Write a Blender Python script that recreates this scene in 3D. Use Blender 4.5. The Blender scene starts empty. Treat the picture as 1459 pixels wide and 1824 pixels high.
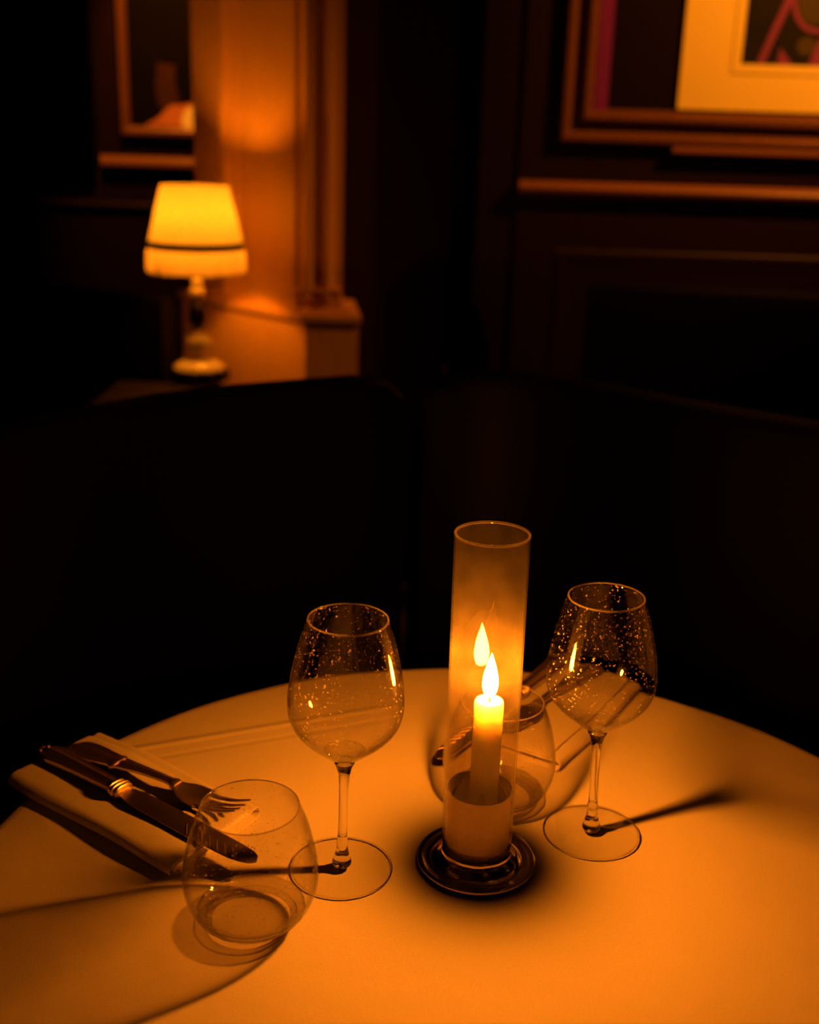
import bpy, bmesh, math, random
from mathutils import Vector, Matrix, noise
random.seed(7)
PI = math.pi
sc = bpy.context.scene
C = sc.collection

# ------------------------------------------------------------------ camera
PITCH, ROLL = math.radians(18.0), math.radians(1.83)
R0, U0 = Vector((1, 0, 0)), Vector((0, math.sin(PITCH), math.cos(PITCH)))
FW = Vector((0, math.cos(PITCH), -math.sin(PITCH)))
RR = R0 * math.cos(ROLL) + U0 * math.sin(ROLL)
UU = U0 * math.cos(ROLL) - R0 * math.sin(ROLL)
cam_d = bpy.data.cameras.new('camera')
cam = bpy.data.objects.new('camera', cam_d)
C.objects.link(cam)
m = Matrix.Identity(4)
for i in range(3):
    m[i][0], m[i][1], m[i][2] = RR[i], UU[i], -FW[i]
m[0][3], m[1][3], m[2][3] = 0, 0, 1.29
cam.matrix_world = m
cam_d.sensor_fit = 'VERTICAL'
cam_d.sensor_height = 36.0
cam_d.lens = 36.0 * 2000 / 1824
cam_d.clip_start = 0.02
cam_d.dof.use_dof = True
cam_d.dof.focus_distance = 0.86
cam_d.dof.aperture_fstop = 4.0
sc.camera = cam

# ------------------------------------------------------------------ world, exposure
w = bpy.data.worlds.new('world')
sc.world = w
w.use_nodes = True
w.node_tree.nodes['Background'].inputs[0].default_value = (0.02, 0.006, 0.004, 1)
w.node_tree.nodes['Background'].inputs[1].default_value = 0.0
sc.view_settings.view_transform = 'Standard'
sc.view_settings.look = 'None'
sc.view_settings.exposure = 0.0
sc.view_settings.gamma = 1.0
sc.view_settings.use_curve_mapping = False
cy = sc.cycles
cy.use_denoising = True
cy.max_bounces = 24
cy.transparent_max_bounces = 48
cy.transmission_bounces = 16
cy.glossy_bounces = 8
cy.diffuse_bounces = 12
cy.caustics_reflective = False
cy.caustics_refractive = False
cy.sample_clamp_indirect = 8.0
cy.blur_glossy = 0.3

WARM = (1.0, 0.275, 0.013)
FLAME_STRENGTH = 2100.0
BULB_STRENGTH = 360.0


def lamp(name, kind, loc, energy, color=WARM, size=0.04, aim=None, angle=60, blend=0.6):
    d = bpy.data.lights.new(name, kind)
    d.energy = energy
    d.color = color
    if kind == 'SPOT':
        d.spot_size = math.radians(angle)
        d.spot_blend = blend
    d.shadow_soft_size = size
    o = bpy.data.objects.new(name, d)
    C.objects.link(o)
    o.location = loc
    if aim:
        o.rotation_euler = (Vector(aim) - Vector(loc)).to_track_quat('-Z', 'Y').to_euler()
    return o


for nm, lc in (('glint_light_a', (-2.2, 0.9, 1.9)), ('glint_light_b', (1.9, 1.2, 1.95)), ('glint_light_c', (-0.7, -1.5, 2.0)), ('glint_light_d', (0.8, -1.6, 1.9)), ('glint_light_e', (2.0, -0.4, 1.8))):  # unseen point lamps, added to put glints in the glasses
    lamp(nm, 'POINT', lc, 0.14, WARM, 0.018)
PIC = (1.0, 0.27, 0.022)
lamp('picture_spotlight', 'SPOT', (1.55, 2.3, 2.5), 170, PIC, 0.03, (0.95, 3.1, 1.68), 66, 0.9)
lamp('picture_spotlight_far', 'SPOT', (-0.85, 3.9, 2.6), 150, PIC, 0.03, (-0.90, 4.6, 1.55), 44)
lamp('fill_light_a', 'POINT', (-0.9, -0.7, 2.6), 0.25, WARM, 0.03)  # unseen point lamps overhead, added for weak fill and glints
lamp('fill_light_b', 'POINT', (0.9, -0.6, 2.6), 0.25, WARM, 0.03)
lamp('fill_light_c', 'POINT', (0.7, 0.9, 2.7), 0.2, WARM, 0.03)  # unseen lamp, added as ambient fill for the back walls


# ------------------------------------------------------------------ materials
def mat(name):
    m = bpy.data.materials.new(name)
    m.use_nodes = True
    return m, m.node_tree, m.node_tree.nodes['Principled BSDF']


def simple(name, col, rough=0.5, metal=0.0, bump=0.0, bscale=200, var=0.0, coat=0.0, spec=0.5, stretch=None):
    m, nt, b = mat(name)
    b.inputs['Base Color'].default_value = (*col, 1)
    b.inputs['Roughness'].default_value = rough
    b.inputs['Metallic'].default_value = metal
    b.inputs['Coat Weight'].default_value = coat
    b.inputs['Specular IOR Level'].default_value = spec
    if bump or var:
        tc = nt.nodes.new('ShaderNodeTexCoord')
        nz = nt.nodes.new('ShaderNodeTexNoise')
        nz.inputs['Scale'].default_value = bscale
        nz.inputs['Detail'].default_value = 4
        src = tc.outputs['Object']
        if stretch:
            mp = nt.nodes.new('ShaderNodeMapping')
            mp.inputs['Scale'].default_value = stretch
            nt.links.new(src, mp.inputs[0])
            src = mp.outputs[0]
        nt.links.new(src, nz.inputs['Vector'])
        if bump:
            bp = nt.nodes.new('ShaderNodeBump')
            bp.inputs['Strength'].default_value = 1.0
            bp.inputs['Distance'].default_value = bump
            nt.links.new(nz.outputs['Fac'], bp.inputs['Height'])
            nt.links.new(bp.outputs[0], b.inputs['Normal'])
        if var:
            cr = nt.nodes.new('ShaderNodeMix')
            cr.data_type = 'RGBA'
            cr.inputs[6].default_value = (*[c * (1 - var) for c in col], 1)
            cr.inputs[7].default_value = (*[min(1, c * (1 + var)) for c in col], 1)
            nt.links.new(nz.outputs['Fac'], cr.inputs[0])
            nt.links.new(cr.outputs[2], b.inputs['Base Color'])
    return m


def thin_glass(name, tint=(1, 1, 1), film=0.0, film_col=(0.8, 0.75, 0.6), edge=0.9, spots=False, refr=0.0, dark_edge=0.0, ripple=0.0, base_refl=0.04):
    """a clear pane: lets light through, mirrors by angle; film = dust or soot on it, or pale colour painted in for sparkle and rim light"""
    m, nt, b = mat(name)
    nt.nodes.remove(b)
    out = nt.nodes['Material Output']
    lw = nt.nodes.new('ShaderNodeLayerWeight')
    lw.inputs['Blend'].default_value = 0.5
    pw = nt.nodes.new('ShaderNodeMath'); pw.operation = 'POWER'; pw.inputs[1].default_value = 5
    mu = nt.nodes.new('ShaderNodeMath'); mu.operation = 'MULTIPLY_ADD'
    mu.inputs[1].default_value = edge; mu.inputs[2].default_value = base_refl
    nt.links.new(lw.outputs['Facing'], pw.inputs[0])
    nt.links.new(pw.outputs[0], mu.inputs[0])
    tr = nt.nodes.new('ShaderNodeBsdfTransparent')
    tr.inputs[0].default_value = (*tint, 1)
    if dark_edge:                       # more glass to cross towards the outline
        p2 = nt.nodes.new('ShaderNodeMath'); p2.operation = 'POWER'; p2.inputs[1].default_value = 4
        nt.links.new(lw.outputs['Facing'], p2.inputs[0])
        cm = nt.nodes.new('ShaderNodeMix'); cm.data_type = 'RGBA'
        cm.inputs[6].default_value = (*tint, 1); cm.inputs[7].default_value = (*[c * (1 - dark_edge) for c in tint], 1)
        nt.links.new(p2.outputs[0], cm.inputs[0]); nt.links.new(cm.outputs[2], tr.inputs[0])
    gl = nt.nodes.new('ShaderNodeBsdfGlossy')
    gl.inputs['Roughness'].default_value = 0.015
    if ripple:
        rt = nt.nodes.new('ShaderNodeTexCoord')
        rn = nt.nodes.new('ShaderNodeTexNoise'); rn.inputs['Scale'].default_value = 260; rn.inputs['Detail'].default_value = 1
        rb0 = nt.nodes.new('ShaderNodeBump'); rb0.inputs['Distance'].default_value = ripple
        nt.links.new(rt.outputs['Object'], rn.inputs['Vector']); nt.links.new(rn.outputs['Fac'], rb0.inputs['Height'])
        nt.links.new(rb0.outputs[0], gl.inputs['Normal'])
    mx = nt.nodes.new('ShaderNodeMixShader')
    nt.links.new(mu.outputs[0], mx.inputs[0])
    nt.links.new(tr.outputs[0], mx.inputs[1])
    nt.links.new(gl.outputs[0], mx.inputs[2])
    last = mx.outputs[0]
    if refr:
        rf = nt.nodes.new('ShaderNodeBsdfGlass'); rf.inputs['Roughness'].default_value = 0.0; rf.inputs['IOR'].default_value = 1.5
        m3 = nt.nodes.new('ShaderNodeMixShader'); m3.inputs[0].default_value = refr
        nt.links.new(last, m3.inputs[1]); nt.links.new(rf.outputs[0], m3.inputs[2])
        last = m3.outputs[0]
    if film:
        tl = nt.nodes.new('ShaderNodeBsdfTranslucent'); tl.inputs[0].default_value = (*film_col, 1)
        df = nt.nodes.new('ShaderNodeBsdfDiffuse'); df.inputs[0].default_value = (*film_col, 1)
        ms = nt.nodes.new('ShaderNodeMixShader'); ms.inputs[0].default_value = 0.5
        nt.links.new(tl.outputs[0], ms.inputs[1]); nt.links.new(df.outputs[0], ms.inputs[2])
        tc = nt.nodes.new('ShaderNodeTexCoord')
        nz = nt.nodes.new('ShaderNodeTexNoise')
        nz.inputs['Scale'].default_value = 420 if spots else 45
        nz.inputs['Detail'].default_value = 5
        nt.links.new(tc.outputs['Object'], nz.inputs['Vector'])
        mr = nt.nodes.new('ShaderNodeMapRange')
        mr.inputs[1].default_value = 0.66 if spots else 0.3
        mr.inputs[2].default_value = 0.70 if spots else 0.7
        mr.inputs[3].default_value = 0.0 if spots else film * 0.6
        mr.inputs[4].default_value = film if spots else film * 1.4
        nt.links.new(nz.outputs['Fac'], mr.inputs[0])
        fac = mr.outputs[0]
        if name.startswith('smoked'):
            sp = nt.nodes.new('ShaderNodeSeparateXYZ'); nt.links.new(tc.outputs['Object'], sp.inputs[0])
            hz = nt.nodes.new('ShaderNodeMapRange'); hz.inputs[1].default_value = 0.135; hz.inputs[2].default_value = 0.24
            hz.inputs[3].default_value = 0.13; hz.inputs[4].default_value = 2.2
            nt.links.new(sp.outputs[2], hz.inputs[0])
            fm = nt.nodes.new('ShaderNodeMath'); fm.operation = 'MULTIPLY'
            nt.links.new(mr.outputs[0], fm.inputs[0]); nt.links.new(hz.outputs[0], fm.inputs[1])
            fac = fm.outputs[0]
        m2 = nt.nodes.new('ShaderNodeMixShader')
        nt.links.new(fac, m2.inputs[0])
        nt.links.new(last, m2.inputs[1]); nt.links.new(ms.outputs[0], m2.inputs[2])
        last = m2.outputs[0]
    nt.links.new(last, out.inputs[0])
    return m


def solid_glass(name, col=(1, 1, 1), ior=1.5):
    m, nt, b = mat(name)
    b.inputs['Base Color'].default_value = (*col, 1)
    b.inputs['Roughness'].default_value = 0.0
    b.inputs['Transmission Weight'].default_value = 1
    b.inputs['IOR'].default_value = ior
    return m


def emitter(name, col, strength):
    m, nt, b = mat(name)
    nt.nodes.remove(b)
    e = nt.nodes.new('ShaderNodeEmission')
    e.inputs[0].default_value = (*col, 1)
    e.inputs[1].default_value = strength
    nt.links.new(e.outputs[0], nt.nodes['Material Output'].inputs[0])
    return m


def linen(name, col, creases=()):
    m, nt, b = mat(name)
    N, L = nt.nodes.new, nt.links.new
    b.inputs['Roughness'].default_value = 0.85
    b.inputs['Specular IOR Level'].default_value = 0.2
    b.inputs['Sheen Weight'].default_value = 0.15
    tc = N('ShaderNodeTexCoord')
    sep = N('ShaderNodeSeparateXYZ'); L(tc.outputs['Object'], sep.inputs[0])
    def wave(o):
        s = N('ShaderNodeMath'); s.operation = 'MULTIPLY'; s.inputs[1].default_value = 4200
        L(o, s.inputs[0])
        q = N('ShaderNodeMath'); q.operation = 'SINE'; L(s.outputs[0], q.inputs[0])
        return q.outputs[0]
    ad = N('ShaderNodeMath'); ad.operation = 'MULTIPLY'
    L(wave(sep.outputs[0]), ad.inputs[0]); L(wave(sep.outputs[1]), ad.inputs[1])
    nz = N('ShaderNodeTexNoise'); nz.inputs['Scale'].default_value = 900; nz.inputs['Detail'].default_value = 6
    L(tc.outputs['Object'], nz.inputs['Vector'])
    big = N('ShaderNodeTexNoise'); big.inputs['Scale'].default_value = 9; big.inputs['Detail'].default_value = 3
    L(tc.outputs['Object'], big.inputs['Vector'])
    h = N('ShaderNodeMath'); h.operation = 'MULTIPLY_ADD'; h.inputs[1].default_value = 0.00004
    L(ad.outputs[0], h.inputs[0])
    h2 = N('ShaderNodeMath'); h2.operation = 'MULTIPLY_ADD'; h2.inputs[1].default_value = 0.00025; L(nz.outputs['Fac'], h2.inputs[0])
    L(h2.outputs[0], h.inputs[2])
    h3 = N('ShaderNodeMath'); h3.operation = 'MULTIPLY'; h3.inputs[1].default_value = 0.004; L(big.outputs['Fac'], h3.inputs[0])
    L(h3.outputs[0], h2.inputs[2])
    last = h.outputs[0]
    for (x0, y0, x1, y1, wd, am) in creases:
        d = Vector((x1 - x0, y1 - y0)); ln = d.length; d /= ln
        n = Vector((-d.y, d.x))
        dist = N('ShaderNodeVectorMath'); dist.operation = 'DOT_PRODUCT'
        dist.inputs[1].default_value = (n.x, n.y, 0); L(tc.outputs['Object'], dist.inputs[0])
        a = N('ShaderNodeMath'); a.operation = 'ADD'; a.inputs[1].default_value = -(n.x * x0 + n.y * y0)
        L(dist.outputs['Value'], a.inputs[0])
        ab = N('ShaderNodeMath'); ab.operation = 'ABSOLUTE'; L(a.outputs[0], ab.inputs[0])
        al = N('ShaderNodeVectorMath'); al.operation = 'DOT_PRODUCT'
        al.inputs[1].default_value = (d.x, d.y, 0); L(tc.outputs['Object'], al.inputs[0])
        s0 = d.x * x0 + d.y * y0
        cen = N('ShaderNodeMath'); cen.operation = 'ADD'; cen.inputs[1].default_value = -(s0 + ln / 2)
        L(al.outputs['Value'], cen.inputs[0])
        ca = N('ShaderNodeMath'); ca.operation = 'ABSOLUTE'; L(cen.outputs[0], ca.inputs[0])
        f1 = N('ShaderNodeMapRange'); f1.interpolation_type = 'SMOOTHSTEP'
        f1.inputs[1].default_value = 0; f1.inputs[2].default_value = wd; f1.inputs[3].default_value = am; f1.inputs[4].default_value = 0
        L(ab.outputs[0], f1.inputs[0])
        f2 = N('ShaderNodeMapRange'); f2.interpolation_type = 'SMOOTHSTEP'
        f2.inputs[1].default_value = ln * 0.3; f2.inputs[2].default_value = ln / 2; f2.inputs[3].default_value = 1; f2.inputs[4].default_value = 0
        L(ca.outputs[0], f2.inputs[0])
        mm = N('ShaderNodeMath'); mm.operation = 'MULTIPLY_ADD'
        L(f1.outputs[0], mm.inputs[0]); L(f2.outputs[0], mm.inputs[1]); L(last, mm.inputs[2])
        last = mm.outputs[0]
    bp = N('ShaderNodeBump'); bp.inputs['Strength'].default_value = 1; bp.inputs['Distance'].default_value = 1.0
    L(last, bp.inputs['Height']); L(bp.outputs[0], b.inputs['Normal'])
    mx = N('ShaderNodeMix'); mx.data_type = 'RGBA'
    mx.inputs[6].default_value = (*[c * 0.80 for c in col], 1); mx.inputs[7].default_value = (*[min(1, c * 1.18) for c in col], 1)
    L(nz.outputs['Fac'], mx.inputs[0]); L(mx.outputs[2], b.inputs['Base Color'])
    return m


M = {}
M['cloth'] = linen('white_linen', (0.80, 0.77, 0.70), creases=[(-0.34, 0.885, 0.03, 1.04, 0.007, 0.0012), (-0.33, 0.865, 0.04, 1.018, 0.006, -0.0006), (0.20, 0.50, 0.45, 0.62, 0.012, 0.0006)])
M['napkin'] = linen('napkin_cotton', (0.82, 0.79, 0.72))
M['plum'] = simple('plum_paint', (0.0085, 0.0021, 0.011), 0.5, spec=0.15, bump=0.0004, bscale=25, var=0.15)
M['plum_dark'] = simple('dark_plum_paint', (0.006, 0.0016, 0.006), 0.5, spec=0.15, bump=0.0006, bscale=25)
M['umber'] = simple('umber_paint', (0.72, 0.40, 0.13), 0.4, bump=0.0012, bscale=14, var=0.12, stretch=(1, 1, 0.25))
M['rail'] = simple('bronze_paint', (0.20, 0.085, 0.03), 0.3, bump=0.0005, bscale=30)
M['gilt'] = simple('worn_gilt', (0.15, 0.062, 0.018), 0.30, metal=0.3, bump=0.0006, bscale=60, var=0.25)
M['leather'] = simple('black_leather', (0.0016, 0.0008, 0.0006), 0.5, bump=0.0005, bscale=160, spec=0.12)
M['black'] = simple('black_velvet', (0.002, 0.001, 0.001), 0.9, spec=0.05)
M['wood'] = simple('dark_wood', (0.012, 0.004, 0.002), 0.45, bump=0.0004, bscale=20, var=0.3, stretch=(1, 8, 8))
M['floor'] = simple('dark_carpet', (0.02, 0.008, 0.008), 0.95, bump=0.003, bscale=300)
M['ceil'] = simple('dark_ceiling_paint', (0.03, 0.012, 0.012), 0.8)
M['silver'] = simple('silver_plate', (0.72, 0.60, 0.48), 0.37, metal=1, bump=0.00012, bscale=220, var=0.12)
M['steel'] = simple('polished_nickel', (0.58, 0.52, 0.46), 0.15, metal=1, bump=0.0007, bscale=38)
M['cup'] = simple('brushed_nickel', (0.62, 0.56, 0.52), 0.34, metal=1, bump=0.0001, bscale=300, stretch=(1, 1, 0.1))
M['glass'] = thin_glass('clear_glass', (0.965, 0.955, 0.94), film=0.5, spots=True, dark_edge=0.35)
M['glass_foot'] = thin_glass('clear_glass_foot', (0.98, 0.975, 0.965))
M['hurricane'] = thin_glass('smoked_cylinder_glass', (0.93, 0.90, 0.84), film=0.020, film_col=(0.85, 0.80, 0.62))
M['rim'] = thin_glass('brightened_rim_glass', (0.8, 0.78, 0.72), film=0.16, edge=0.9)  # pale film painted on so the rim lines look lit
M['ripple'] = thin_glass('sparkle_speck_glass', (0.90, 0.88, 0.85), film=0.8, spots=True, dark_edge=0.6, ripple=0.006, base_refl=0.14)  # pale specks in the film stand in for flame sparkle
M['ripple_fine'] = thin_glass('fine_rippled_glass', (0.97, 0.96, 0.94), dark_edge=0.4, ripple=0.006, base_refl=0.07)
M['solid'] = solid_glass('thick_glass')
M['crystal'] = solid_glass('crystal', (0.95, 0.9, 0.8), 1.52)
M['wick'] = simple('charred_wick', (0.02, 0.01, 0.008), 0.9)
M['flame'] = emitter('candle_flame', (1.0, 0.230, 0.009), FLAME_STRENGTH)
M['bulb'] = emitter('warm_bulb', (1.0, 0.26, 0.008), BULB_STRENGTH)
M['brass'] = simple('brass', (0.75, 0.55, 0.22), 0.18, metal=1)
M['dark_glaze'] = simple('dark_glaze', (0.01, 0.008, 0.006), 0.12)
M['ivory'] = simple('ivory_glaze', (0.80, 0.68, 0.42), 0.2, coat=0.5)
M['trim_black'] = simple('black_braid', (0.01, 0.006, 0.003), 0.8)

m, nt, b = mat('candle_wax')
nt.nodes.remove(b)
wd_ = nt.nodes.new('ShaderNodeBsdfDiffuse'); wd_.inputs[0].default_value = (0.97, 0.95, 0.88, 1)
wt_ = nt.nodes.new('ShaderNodeBsdfTranslucent'); wt_.inputs[0].default_value = (0.97, 0.95, 0.88, 1)
wm_ = nt.nodes.new('ShaderNodeMixShader'); wm_.inputs[0].default_value = 0.5
nt.links.new(wd_.outputs[0], wm_.inputs[1]); nt.links.new(wt_.outputs[0], wm_.inputs[2])
ws_ = nt.nodes.new('ShaderNodeBsdfPrincipled')
ws_.inputs['Base Color'].default_value = (0.99, 0.97, 0.92, 1)
ws_.inputs['Roughness'].default_value = 0.45
ws_.inputs['Subsurface Weight'].default_value = 1.0
ws_.inputs['Subsurface Radius'].default_value = (0.050, 0.036, 0.018)
ws_.inputs['Subsurface Scale'].default_value = 1.0
wx_ = nt.nodes.new('ShaderNodeMixShader'); wx_.inputs[0].default_value = 0.4
nt.links.new(wm_.outputs[0], wx_.inputs[1]); nt.links.new(ws_.outputs[0], wx_.inputs[2])
nt.links.new(wx_.outputs[0], nt.nodes['Material Output'].inputs[0])
M['wax'] = m


def shade_cloth(name, col, t):
    m, nt, b = mat(name)
    nt.nodes.remove(b)
    tl = nt.nodes.new('ShaderNodeBsdfTranslucent'); tl.inputs[0].default_value = (*col, 1)
    df = nt.nodes.new('ShaderNodeBsdfDiffuse'); df.inputs[0].default_value = (*col, 1)
    mx = nt.nodes.new('ShaderNodeMixShader'); mx.inputs[0].default_value = t
    tc = nt.nodes.new('ShaderNodeTexCoord')
    nz = nt.nodes.new('ShaderNodeTexNoise'); nz.inputs['Scale'].default_value = 30; nz.inputs['Detail'].default_value = 6
    nt.links.new(tc.outputs['Object'], nz.inputs['Vector'])
    bp = nt.nodes.new('ShaderNodeBump'); bp.inputs['Distance'].default_value = 0.002
    nt.links.new(nz.outputs['Fac'], bp.inputs['Height'])
    nt.links.new(bp.outputs[0], df.inputs['Normal'])
    nt.links.new(df.outputs[0], mx.inputs[1]); nt.links.new(tl.outputs[0], mx.inputs[2])
    nt.links.new(mx.outputs[0], nt.nodes['Material Output'].inputs[0])
    return m


M['shade'] = shade_cloth('parchment_shade', (0.44, 0.41, 0.28), 0.5)
M['fringe'] = shade_cloth('fringe_thread', (0.52, 0.42, 0.26), 0.55)


# ------------------------------------------------------------------ mesh helpers
def thing(name, label, cat, loc=(0, 0, 0), rot=(0, 0, 0), group=None, kind=None):
    o = bpy.data.objects.new(name, None)
    C.objects.link(o)
    o.empty_display_size = 0.05
    o.location = loc
    o.rotation_euler = rot
    if label: o['label'] = label
    if cat: o['category'] = cat
    if group: o['group'] = group
    if kind: o['kind'] = kind
    return o


def obj(name, bm, m, parent=None, smooth=False, label=None, cat=None, kind=None, group=None):
    bmesh.ops.recalc_face_normals(bm, faces=bm.faces)
    me = bpy.data.meshes.new(name)
    bm.to_mesh(me)
    bm.free()
    me.materials.append(m)
    if smooth:
        for p in me.polygons: p.use_smooth = True
        if smooth == 'edge':
            me.set_sharp_from_angle(angle=math.radians(40))
    o = bpy.data.objects.new(name, me)
    C.objects.link(o)
    if parent: o.parent = parent
    for k, v in (('label', label), ('category', cat), ('kind', kind), ('group', group)):
        if v: o[k] = v
    return o


def box(bm, x0, x1, y0, y1, z0, z1, bev=0.0):
    r = bmesh.ops.create_cube(bm, size=1)
    vs = r['verts']
    for v in vs:
        v.co = Vector(((x0 + x1) / 2 + v.co.x * (x1 - x0), (y0 + y1) / 2 + v.co.y * (y1 - y0), (z0 + z1) / 2 + v.co.z * (z1 - z0)))
    if bev:
        es = set()
        for v in vs:
            es.update(v.link_edges)
        bmesh.ops.bevel(bm, geom=list(es), offset=bev, segments=3, profile=0.5, affect='EDGES')
    return bm


def B():
    return bmesh.new()


def lathe(bm, prof, seg=96, closed=False, cx=0, cy=0, mod=None):
    rings = []
    for (r, z) in prof:
        if r < 1e-6:
            rings.append([bm.verts.new((cx, cy, z))])
        else:
            ring = []
            for i in range(seg):
                a = 2 * PI * i / seg
                rr = r * (mod(a, z) if mod else 1)
                ring.append(bm.verts.new((cx + rr * math.cos(a), cy + rr * math.sin(a), z)))
            rings.append(ring)
    n = len(rings)
    for k in range(n if closed else n - 1):
        a, b = rings[k], rings[(k + 1) % n]
        for i in range(seg):
            j = (i + 1) % seg
            if len(a) == 1 and len(b) == 1: continue
            if len(a) == 1: bm.faces.new((a[0], b[i], b[j]))
            elif len(b) == 1: bm.faces.new((a[i], b[0], a[j]))
            else: bm.faces.new((a[i], b[i], b[j], a[j]))
    return bm


def spline(pts, n=8):
    out = []
    P = [Vector(p) for p in pts]
    for i in range(len(P) - 1):
        p0 = P[max(i - 1, 0)]; p1 = P[i]; p2 = P[i + 1]; p3 = P[min(i + 2, len(P) - 1)]
        for k in range(n):
            t = k / n
            out.append(0.5 * ((2 * p1) + (p2 - p0) * t + (2 * p0 - 5 * p1 + 4 * p2 - p3) * t * t + (3 * p1 - p0 - 3 * p2 + p3) * t ** 3))
    out.append(P[-1])
    return out


def sp2(pts, n=8):
    return [(max(v.x, 0), v.y) for v in spline([(p[0], p[1], 0) for p in pts], n)]


def prism(bm, poly, z0, z1):
    lo = [bm.verts.new((x, y, z0)) for x, y in poly]
    hi = [bm.verts.new((x, y, z1)) for x, y in poly]
    n = len(poly)
    bm.faces.new(lo[::-1]); bm.faces.new(hi)
    for i in range(n):
        j = (i + 1) % n
        bm.faces.new((lo[i], lo[j], hi[j], hi[i]))
    return bm


def tube(bm, pts, r, seg=10, caps=True):
    P = [Vector(p) for p in pts]
    rings = []
    for i, p in enumerate(P):
        t = (P[min(i + 1, len(P) - 1)] - P[max(i - 1, 0)]).normalized()
        up = Vector((0, 0, 1)) if abs(t.z) < 0.9 else Vector((1, 0, 0))
        s = t.cross(up).normalized(); u = s.cross(t)
        rr = r[i] if isinstance(r, (list, tuple)) else r
        rings.append([bm.verts.new(p + s * rr * math.cos(2 * PI * k / seg) + u * rr * math.sin(2 * PI * k / seg)) for k in range(seg)])
    for a, b in zip(rings, rings[1:]):
        for k in range(seg):
            j = (k + 1) % seg
            bm.faces.new((a[k], a[j], b[j], b[k]))
    if caps:
        bm.faces.new(rings[0][::-1]); bm.faces.new(rings[-1])
    return bm


def loft(bm, secs, caps=True):
    """secs: closed loops of equal length"""
    rings = [[bm.verts.new(p) for p in s] for s in secs]
    n = len(rings[0])
    for a, b in zip(rings, rings[1:]):
        for k in range(n):
            j = (k + 1) % n
            bm.faces.new((a[k], a[j], b[j], b[k]))
    if caps:
        bm.faces.new(rings[0][::-1]); bm.faces.new(rings[-1])
    return bm


def torus(bm, R, r, z, seg=96, s2=8, cx=0, cy=0):
    return lathe(bm, [(R + r * math.cos(2 * PI * k / s2), z + r * math.sin(2 * PI * k / s2)) for k in range(s2)], seg, closed=True, cx=cx, cy=cy)


# ------------------------------------------------------------------ room shell
def S(name, bm, m, **k):
    return obj(name, bm, m, kind='structure', **k)


S('floor', box(B(), -2.8, 2.5, -2.0, 4.9, -0.1, 0), M['floor'])
S('ceiling', box(B(), -2.8, 2.5, -2.0, 4.9, 2.9, 3.0), M['ceil'])
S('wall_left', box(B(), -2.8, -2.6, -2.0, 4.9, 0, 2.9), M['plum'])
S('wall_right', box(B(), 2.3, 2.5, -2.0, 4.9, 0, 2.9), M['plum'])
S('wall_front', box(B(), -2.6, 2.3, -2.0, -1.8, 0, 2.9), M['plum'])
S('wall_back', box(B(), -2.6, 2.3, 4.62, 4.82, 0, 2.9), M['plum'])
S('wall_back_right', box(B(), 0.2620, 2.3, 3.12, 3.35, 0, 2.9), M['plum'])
S('wall_center', box(B(), -0.235, 0.088, 3.30, 3.50, 0, 2.9), M['plum'])
pl = B()
box(pl, 0.155, 0.262, 3.13, 3.34, 0, 2.9, 0.004)
S('trim_1', pl, M['plum_dark'])


def rail_prof(y, z, d=0.035, h=0.034):
    """cross-section of a chair rail on a wall whose face is at y, room towards -y"""
    return [(y, z + h * .55), (y - d * .45, z + h * .5), (y - d * .8, z + h * .38), (y - d, z + h * .1), (y - d * .95, z - h * .12),
            (y - d * .6, z - h * .25), (y - d * .5, z - h * .5), (y, z - h * .55)]


def xrun(bm, prof, x0, x1):
    return loft(bm, [[(x0, p[0], p[1]) for p in prof], [(x1, p[0], p[1]) for p in prof]])


S('trim_2', xrun(B(), rail_prof(3.12, 1.1955, .036, .038), 0.262, 2.3), M['rail'], smooth='edge')
S('trim_3', xrun(B(), rail_prof(4.62, 1.195, .04, .052), -2.6, 0.05), M['rail'], smooth='edge')


def panel_frame(bm, x0, x1, z0, z1, y, wd=0.04, d=0.014):
    """raised moulding rectangle on a wall panel, mitred"""
    prof = [(0, 0), (0.1, 0.7), (0.3, 1.0), (0.5, 0.8), (0.6, 0.35), (0.85, 0.25), (1.0, 0)]
    loops = []
    for (o, h) in prof:
        k = o * wd
        loops.append([(x0 + k, y - h * d, z0 + k), (x1 - k, y - h * d, z0 + k), (x1 - k, y - h * d, z1 - k), (x0 + k, y - h * d, z1 - k)])
    R = [[bm.verts.new(p) for p in l] for l in loops]
    for a, b in zip(R, R[1:]):
        for k in range(4):
            bm.faces.new((a[k], a[(k + 1) % 4], b[(k + 1) % 4], b[k]))
    return bm


S('trim_4', panel_frame(B(), 0.37, 1.55, 0.18, 1.04, 3.12, 0.05, 0.005), M['plum'])
S('trim_5', panel_frame(B(), -1.9, -0.75, 0.2, 1.05, 4.62, 0.05, 0.02), M['plum'])
S('baseboard_back', box(B(), 0.262, 2.3, 3.1, 3.12, 0, 0.14), M['plum_dark'])

# pillar : an angled pier with panel mouldings on a plinth
P0 = Vector((-0.3216, 3.0))
LD = Vector((-0.7071, 0.7071)); LN = Vector((-0.7071, -0.7071))
pil = thing('pillar', None, None, (0, 0, 0), kind='structure')


def pier(oF, oL, rx, lx=0.45):
    a = P0 + LD * lx + LN * oL
    return [(P0.x + oF - 1.414 * oL, P0.y - oF), (rx, P0.y - oF), (rx - 0.065, 3.5), (-0.52, 3.55), (a.x, a.y)]


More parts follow.
